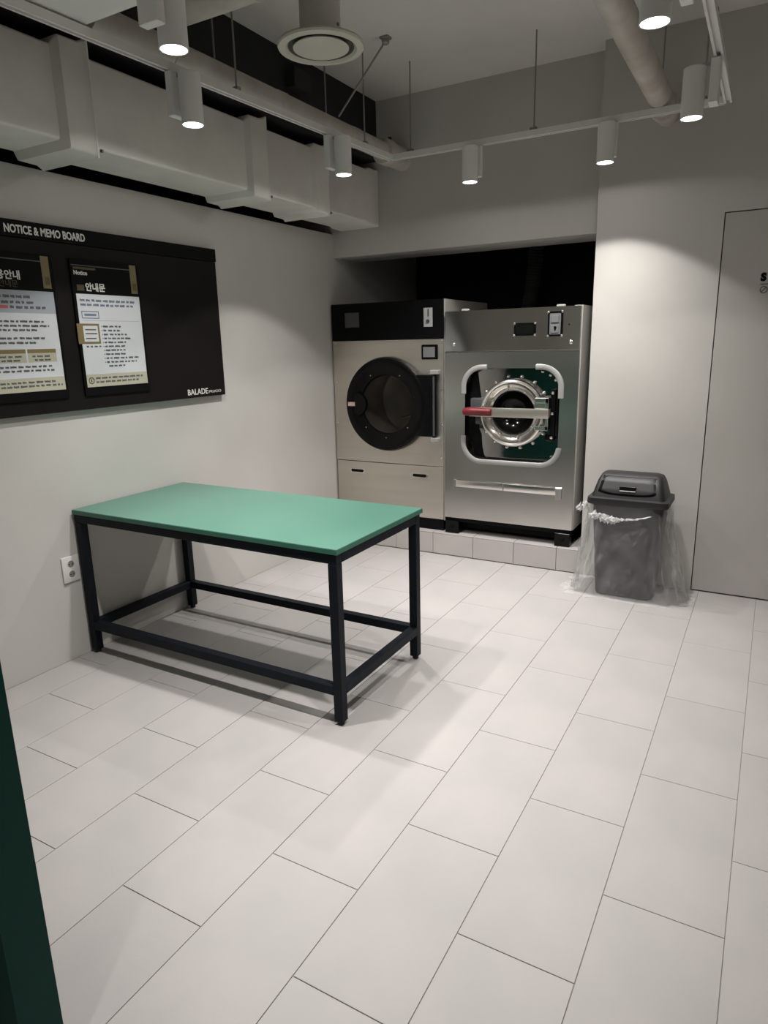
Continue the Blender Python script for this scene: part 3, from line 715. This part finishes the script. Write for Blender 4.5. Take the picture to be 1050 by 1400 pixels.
def crumple(path, hw, seed, n=40):
    b = B(); rows = []
    for i in range(n + 1):
        t = i / n; k = t * (len(path) - 1); a = min(int(k), len(path) - 2); f = k - a
        p = Vector(path[a]).lerp(Vector(path[a + 1]), f)
        wv = hw[a] * (1 - f) + hw[a + 1] * f
        row = []
        for j in range(7):
            u = (j / 6 - 0.5) * 2
            d = Vector((noise.noise(Vector((i * .5, j * .9, seed))), noise.noise(Vector((i * .55, j * .8, seed + 5))), noise.noise(Vector((i * .6, j, seed + 9)))))
            row.append(b.bm.verts.new(p + Vector((0, -0.010 * (1 - u * u), u * wv)) + Vector((d.x * .012, d.y * .016, d.z * wv * 1.3))))
        rows.append(row)
    for ra, rb2 in zip(rows[:-1], rows[1:]):
        for j in range(6): b.bm.faces.new((ra[j], ra[j + 1], rb2[j + 1], rb2[j]))
    return b
obj('gathered_edge', crumple([(0.012, 1.846, 0.487), (0.05, 1.843, 0.490), (0.10, 1.842, 0.478), (0.15, 1.842, 0.470), (0.20, 1.842, 0.478), (0.27, 1.842, 0.487), (0.35, 1.842, 0.512)], [0.012, 0.020, 0.024, 0.020, 0.007, 0.004, 0.002], 2), 'crumple', bag, label='white crumpled gather across the front')
obj('bag_tail', crumple([(0.000, 1.90, 0.530), (-0.02, 1.885, 0.528), (-0.045, 1.87, 0.522), (-0.065, 1.865, 0.520)], [0.018, 0.026, 0.022, 0.008], 7, 24), 'crumple', bag, label='white twisted tail at the upper left')

# ------------------------------------------------------------------ overhead: rectangular duct
dt = thing('air_duct', 'large grey rectangular duct running along the top of the left wall', 'duct', (-1.8, 0.5, 2.27))
def section(y0, y1, grow0, grow1, name='duct_section'):
    """one length of duct; its ends flare out a little towards the flanges"""
    b = B(); rs = []
    xs0, xs1, z0, z1 = -1.935, -1.630, 2.268, 2.600
    L_ = y1 - y0
    for y, g in ((y0, grow0), (y0 + 0.018, grow0 * .85), (y0 + 0.035, 0.0), (y1 - 0.130, 0.0), (y1 - 0.108, grow1 * .68), (y1 - 0.025, grow1 * .74), (y1, grow1)):
        pts = rrect(xs0 - g * 0.3, xs1 + g, z0 - g, z1 + g, 0.012, 3)
        rs.append([b.bm.verts.new((px, y, pz)) for px, pz in pts])
    b.skin(rs)
    return obj(name, b, 'duct', dt, smooth=True)
section(-1.38, 0.012, 0.0, 0.044)
section(0.022, 1.108, 0.016, 0.038)
section(1.118, 1.692, 0.014, 0.030)
section(1.702, 2.325, 0.014, 0.016)
for y, g in ((0.017, 0.046), (1.113, 0.040), (1.697, 0.032)):
    obj('flange', B().box(-1.945, -1.630 + g, y - 0.0048, y + 0.0048, 2.268 - g, 2.600 + g, 0.002), 'duct', dt)
for y in (0.0, 0.028, 1.12, 1.70):
    obj('corner_bolt', B().lathe((-1.630 + 0.024, y + 0.020, 2.258), (0, 1, 0), [(0.007, 0), (0.007, 0.008), (0, 0.009)], 8), 'steelrod', dt, smooth=True)
# ------------------------------------------------------------------ pipes
pp = thing('wrapped_pipe', 'beige wrapped pipe beside the left track, with a thick socket at the back wall', 'pipe', (-1.44, 1.0, 2.66))
px_, pz_, pr_ = -1.425, 2.650, 0.052
obj('pipe_run', B().tube([(px_, -0.10 + 0.2 * i, pz_) for i in range(12)], pr_, 20), 'pipe', pp, smooth=True)
for y in (0.32, 1.02, 1.72):
    obj('coupling', B().lathe((px_, y, pz_), (0, 1, 0), [(pr_, -0.03), (pr_ + 0.003, -0.028), (pr_ + 0.003, 0.028), (pr_, 0.03)], 20), 'pipe', pp, smooth=True)
obj('end_socket', B().lathe((px_, 2.06, pz_), (0, 1, 0), [(pr_, 0.0), (0.072, 0.0), (0.076, 0.006), (0.076, 0.085), (0.070, 0.10), (0.070, 0.268)], 28), 'pipe', pp, smooth=True)
obj('vent_stub', B().lathe((px_ + 0.01, 2.14, pz_ + 0.07), (0, 0, 1), [(0.012, 0), (0.012, 0.022), (0, 0.024)], 12), 'rubber', pp, smooth=True)
for y in (0.563, 1.436):
    obj('hanger_rod', B().tube([(px_, y, pz_ + pr_ - .004), (px_, y, ZC)], 0.0045, 8), 'steelrod', pp, smooth=True)

p2 = thing('wrapped_pipe', 'beige wrapped pipe crossing the upper right ceiling into the back wall', 'pipe', (0.262, 1.4, 2.62))
rx, rz, rr_ = 0.262, 2.615, 0.056
obj('pipe_run', B().tube([(rx - 0.002 * i, -1.2 + 0.28 * i, rz) for i in range(13)], rr_, 24), 'pipe', p2, smooth=True)
obj('wall_collar', B().lathe((rx - 0.024, 2.09, rz), (0, 1, 0), [(rr_, -0.07), (rr_ + 0.014, -0.065), (rr_ + 0.014, 0.0), (rr_ + 0.004, 0.005), (rr_ + 0.004, 0.099)], 24), 'pipe', p2, smooth=True)
for y in (0.45, 1.9):
    obj('hanger_rod', B().tube([(rx - 0.02, y, rz + rr_ - .004), (rx - 0.02, y, ZC)], 0.004, 8), 'steelrod', p2, smooth=True)

p3 = thing('round_duct', 'thick round beige duct crossing under the ceiling behind the white ceiling unit', 'duct', (-0.5, 0.38, 2.84))
obj('duct_run', B().tube([(-1.36 + 0.25 * i, 0.296, 2.852) for i in range(12)], 0.115, 32), 'pipe', p3, smooth=True)
for x in (-0.98, -0.2):
    obj('joint_ring', B().lathe((x, 0.296, 2.852), (1, 0, 0), [(0.115, -0.012), (0.119, -0.010), (0.119, 0.010), (0.115, 0.012)], 32), 'pipe', p3, smooth=True)
for x in (-0.6, 0.4):
    obj('hanger_rod', B().tube([(x, 0.296, 2.962), (x, 0.296, ZC)], 0.005, 8), 'steelrod', p3, smooth=True)

# ------------------------------------------------------------------ round diffuser
DFX, DFY, DFZ = -0.92, 0.655, 2.670
df = thing('air_diffuser', 'round cream ceiling diffuser under a vertical duct, above the left lighting track', 'diffuser', (DFX, DFY, ZC))
obj('neck_duct', B().lathe((DFX, DFY, DFZ), (0, 0, 1), [(0.085, 0.034), (0.085, ZC - DFZ - 0.001)], 36, cap=True), 'duct', df, smooth=True)
obj('flange_ring', B().lathe((DFX, DFY, DFZ), (0, 0, 1), [(0.134, 0.016), (0.150, 0.0), (0.178, 0.004), (0.182, 0.012), (0.178, 0.020), (0.12, 0.034), (0.084, 0.05)], 56), 'diff', df, smooth=True)
obj('throat', B().lathe((DFX, DFY, DFZ), (0, 0, 1), [(0.138, 0.008), (0.128, 0.026), (0.08, 0.030), (0.0, 0.030)], 48), 'groove', df, smooth=True)
obj('centre_disc', B().lathe((DFX, DFY, DFZ), (0, 0, 1), [(0.0, 0.0), (0.108, 0.0), (0.117, 0.004), (0.114, 0.010), (0.0, 0.012)], 48), 'diff', df, smooth=True)
obj('screw', B().box(DFX + 0.082, DFX + 0.092, DFY - 0.005, DFY + 0.005, 2.74, 2.75), 'steelrod', df)

# ------------------------------------------------------------------ ceiling air conditioner
ac = thing('ceiling_air_conditioner', 'white ceiling air conditioner panel in the upper left corner', 'air conditioner', (-0.95, -0.62, 2.585))
acb = B()
o1 = rrect(-1.425, -0.575, -1.02, -0.175, 0.05, 6)
rs = []
for g, z in ((0.012, 2.568), (0.0, 2.580), (0.0, 2.605), (0.03, 2.625)):
    rs.append([acb.bm.verts.new((-1.0 + (x + 1.0) * (1 - g / 0.425), -0.5975 + (y + 0.5975) * (1 - g / 0.4225), z)) for x, y in o1])
acb.skin(rs)
obj('panel', acb, 'ac', ac, smooth=True)
obj('casing', B().box(-1.36, -0.64, -0.95, -0.26, 2.6255, 2.90, 0.01), 'side', ac)
for x, y in ((-1.33, -0.92), (-1.33, -0.29), (-0.67, -0.92), (-0.67, -0.29)):
    obj('hanger_rod', B().tube([(x, y, 2.9), (x, y, ZC)], 0.005, 8), 'steelrod', ac, smooth=True)
obj('air_grille', B().box(-1.20, -0.80, -0.88, -0.48, 2.5655, 2.568, 0.001), 'ac', ac)

# small dark junction box on the added black block
jb = thing('junction_box', 'small dark box on the added black block in the dark left corner', 'box', (-1.62, 1.4, 2.9))
obj('box_body', B().box(-1.618, -1.56, 1.34, 1.48, 2.84, 2.93, 0.004), 'rubber', jb)
obj('box_lid', B().box(-1.56, -1.552, 1.335, 1.485, 2.835, 2.935, 0.002), 'darkbox', jb)
# ------------------------------------------------------------------ lighting track and its hangers
TZ = 2.530; TH = 0.030; HW = 0.017
CL0, CL1 = Vector((-1.373, -0.99, 0)), Vector((-1.255, 1.865, 0))
CR0, CR1 = Vector((0.565, -0.43, 0)), Vector((0.548, 1.865, 0))
tk = thing('lighting_track', 'white rectangular lighting track hung on thin rods below the ceiling', 'lighting track', (-0.4, 0.7, TZ))
def rail(p, q_):
    d = (q_ - p).normalized(); n = Vector((-d.y, d.x, 0)) * HW; b = B()
    # open channel: two lips and a web
    prof = [(-1, 0), (-0.45, 0), (-0.45, 0.012), (0.45, 0.012), (0.45, 0), (1, 0), (1, TH), (-1, TH)]
    A = [b.bm.verts.new(p + n * u + Vector((0, 0, TZ + v))) for u, v in prof]; C2 = [b.bm.verts.new(q_ + n * u + Vector((0, 0, TZ + v))) for u, v in prof]
    b.skin([A, C2], cap=False)
    for r in (A, C2):
        es = [b.bm.edges.get((r[i], r[(i + 1) % 8])) for i in range(8)]
        bmesh.ops.triangle_fill(b.bm, use_beauty=True, edges=es)
    return obj('rail', b, 'track', tk)
rail(CL0, CL1); rail(CR0, CR1)
rail(CL1 + Vector((0.018, -0.0, 0)), CR1 + Vector((-0.018, 0, 0))); rail(Vector((-0.93, -0.43, 0)), CR0 + Vector((-0.018, 0, 0)))
def hanger(x, y):
    b = B().tube([(x, y, TZ + TH + .012), (x, y, ZC)], 0.0042, 8)
    h_ = obj('hanger_rod', b, 'steelrod', tk, smooth=True)
    obj('clamp', B().box(x - 0.016, x + 0.016, y - 0.014, y + 0.014, TZ + TH, TZ + TH + 0.016, 0.003).lathe((x - 0.022, y, TZ + TH + 0.010), (1, 0, 0), [(0.009, 0), (0.009, 0.007), (0, 0.007)], 8), 'steelrod', h_)
hanger(-1.308, 0.56); hanger(-1.268, 1.58); hanger(-1.125, 1.865); hanger(-0.385, 1.865); hanger(0.44, 1.865); hanger(0.556, 0.9)
# slanting brace from the ceiling to the pipe
bc = thing('brace_rod', 'slanting thin brace rod from the ceiling down to the left pipe', 'rod', (-1.08, 1.51, ZC))
obj('rod', B().tube([(-1.085, 1.512, ZC - 0.02), (-1.385, 1.50, 2.700)], 0.0055, 8), 'steelrod', bc, smooth=True)
obj('ceiling_bracket', B().box(-1.11, -1.06, 1.49, 1.535, ZC - 0.012, ZC, 0.002).lathe((-1.085, 1.512, ZC - 0.012), (0, 0, -1), [(0.02, 0), (0.02, 0.018), (0.012, 0.024), (0, 0.024)], 14), 'steelrod', bc, smooth=True)

# ------------------------------------------------------------------ track spots
def beam_profile(ld_):
    ld_.use_nodes = True; n = ld_.node_tree; N, L = n.nodes, n.links
    em = [x for x in N if x.type == 'EMISSION'][0]
    tc = N.new('ShaderNodeTexCoord'); sp = N.new('ShaderNodeSeparateXYZ'); L.new(tc.outputs['Normal'], sp.inputs[0])
    ab = N.new('ShaderNodeMath'); ab.operation = 'ABSOLUTE'; L.new(sp.outputs['Z'], ab.inputs[0])
    pw = N.new('ShaderNodeMath'); pw.operation = 'POWER'; pw.inputs[1].default_value = SPOT_N; L.new(ab.outputs[0], pw.inputs[0])
    ct = N.new('ShaderNodeMapRange'); ct.interpolation_type = 'SMOOTHSTEP'       # reflector cut-off at about 52 degrees
    ct.inputs['From Min'].default_value = math.cos(math.radians(54.5)); ct.inputs['From Max'].default_value = math.cos(math.radians(50.0))
    L.new(ab.outputs[0], ct.inputs['Value'])
    mu = N.new('ShaderNodeMath'); mu.operation = 'MULTIPLY'; L.new(pw.outputs[0], mu.inputs[0]); L.new(ct.outputs['Result'], mu.inputs[1])
    ad = N.new('ShaderNodeMath'); ad.operation = 'ADD'; L.new(mu.outputs[0], ad.inputs[0])
    sl = N.new('ShaderNodeMapRange'); sl.interpolation_type = 'SMOOTHSTEP'
    sl.inputs['From Min'].default_value = 0.0; sl.inputs['From Max'].default_value = 0.16; sl.inputs['To Max'].default_value = SPILL
    L.new(ab.outputs[0], sl.inputs['Value']); L.new(sl.outputs['Result'], ad.inputs[1])
    L.new(ad.outputs[0], em.inputs['Strength'])
def track_lamp(label, tx, ty, side, output=1.0, group='white track spots', r=0.043):
    """driver box hangs on the rail at (tx, ty); the cylinder sits beside it, towards `side`"""
    side = Vector((*side, 0)).normalized()
    cx, cy = tx + side.x * 0.085, ty + side.y * 0.085
    t = thing('track_spot', label, 'lamp', (tx, ty, TZ), group)
    zb, zt = 2.330, 2.512
    obj('cylinder', B().lathe((cx, cy, 0), (0, 0, 1), [(r - 0.006, zb + 0.008), (r - 0.004, zb), (r, zb), (r, zt - 0.003), (r - 0.003, zt), (0.0, zt)], 40), 'white', t, smooth=True)
    obj('lens', B().lathe((cx, cy, 0), (0, 0, 1), [(r - 0.005, zb + 0.004), (0.0, zb + 0.0035)], 32), 'lens', t)
    n = Vector((-side.y, side.x, 0))
    bx, by = tx + side.x * 0.008, ty + side.y * 0.008
    hx = abs(n.x) * 0.037 + abs(side.x) * 0.017; hy = abs(n.y) * 0.037 + abs(side.y) * 0.017
    obj('driver_box', B().box(bx - hx, bx + hx, by - hy, by + hy, 2.368, 2.526, 0.002), 'white', t)
    obj('track_adapter', B().box(tx - 0.5 * hx, tx + 0.5 * hx, ty - 0.5 * hy, ty + 0.5 * hy, 2.522, 2.541), 'greyplas', t)
    ax, ay = (bx + cx) / 2, (by + cy) / 2
    obj('joint', B().box(min(bx, cx) - 0.006, max(bx, cx) + 0.006, min(by, cy) - 0.006, max(by, cy) + 0.006, 2.508, 2.521), 'greyplas', t)
    ld_ = bpy.data.lights.new('spot_light', 'SPOT')
    ld_.energy = SPOT_W * output; ld_.color = LAMP_COLOR
    ld_.spot_size = math.radians(178); ld_.spot_blend = 0.0; ld_.shadow_soft_size = 0.030
    beam_profile(ld_)
    lo = bpy.data.objects.new('spot_light', ld_); COL.objects.link(lo)
    lo.parent = t; lo.location = Vector((cx, cy, zb - 0.004)) - ORG[t]
    return t
def on(a, b_, y): return a.x + (b_.x - a.x) * (y - a.y) / (b_.y - a.y)
track_lamp('white cylinder spot nearest the camera, beside the white ceiling unit', -0.775, -0.43, (0, 1), 1.2)
track_lamp('white cylinder spot on the left rail in front of the duct, nearer of two', on(CL0, CL1, 0.20), 0.20, (1, 0), 1.1)
track_lamp('white cylinder spot on the left rail near the back wall, farther of two', on(CL0, CL1, 1.235), 1.235, (1, 0), 1.1)
track_lamp('white cylinder spot on the rear rail above the two machines', -0.715, 1.865, (0, -1))
track_lamp('white cylinder spot on the rear rail where the niche meets the right wall', 0.015, 1.865, (0, -1))
track_lamp('white cylinder spot with driver box at the right rear corner of the track', on(CR0, CR1, 1.25), 1.25, (-1, 0), 0.52)
track_lamp('white cylinder spot at the top edge, nearest on the right rail', on(CR0, CR1, 0.25), 0.25, (-1, 0), 0.8)
track_lamp('added unseen spot on the front rail, right of the one beside the ceiling unit', 0.05, -0.43, (0, 1), 1.0)  # added out of view to brighten the foreground floor
t2 = thing('lighting_track', 'added unseen white lighting track over the entrance side of the room', 'lighting track', (0.42, -2.4, TZ))  # unseen rail, added only to carry the fill spot below
obj('rail', B().box(0.403, 0.437, -3.3, -1.7, TZ, TZ + TH), 'track', t2)
for y in (-3.1, -1.85):
    obj('hanger_rod', B().tube([(0.42, y, TZ + TH - .001), (0.42, y, ZC)], 0.0042, 8), 'steelrod', t2, smooth=True)
track_lamp('added unseen spot on the added track over the entrance, behind the camera', 0.42, -2.5, (-1, 0), 0.8)  # fill light added behind the camera for the near floor
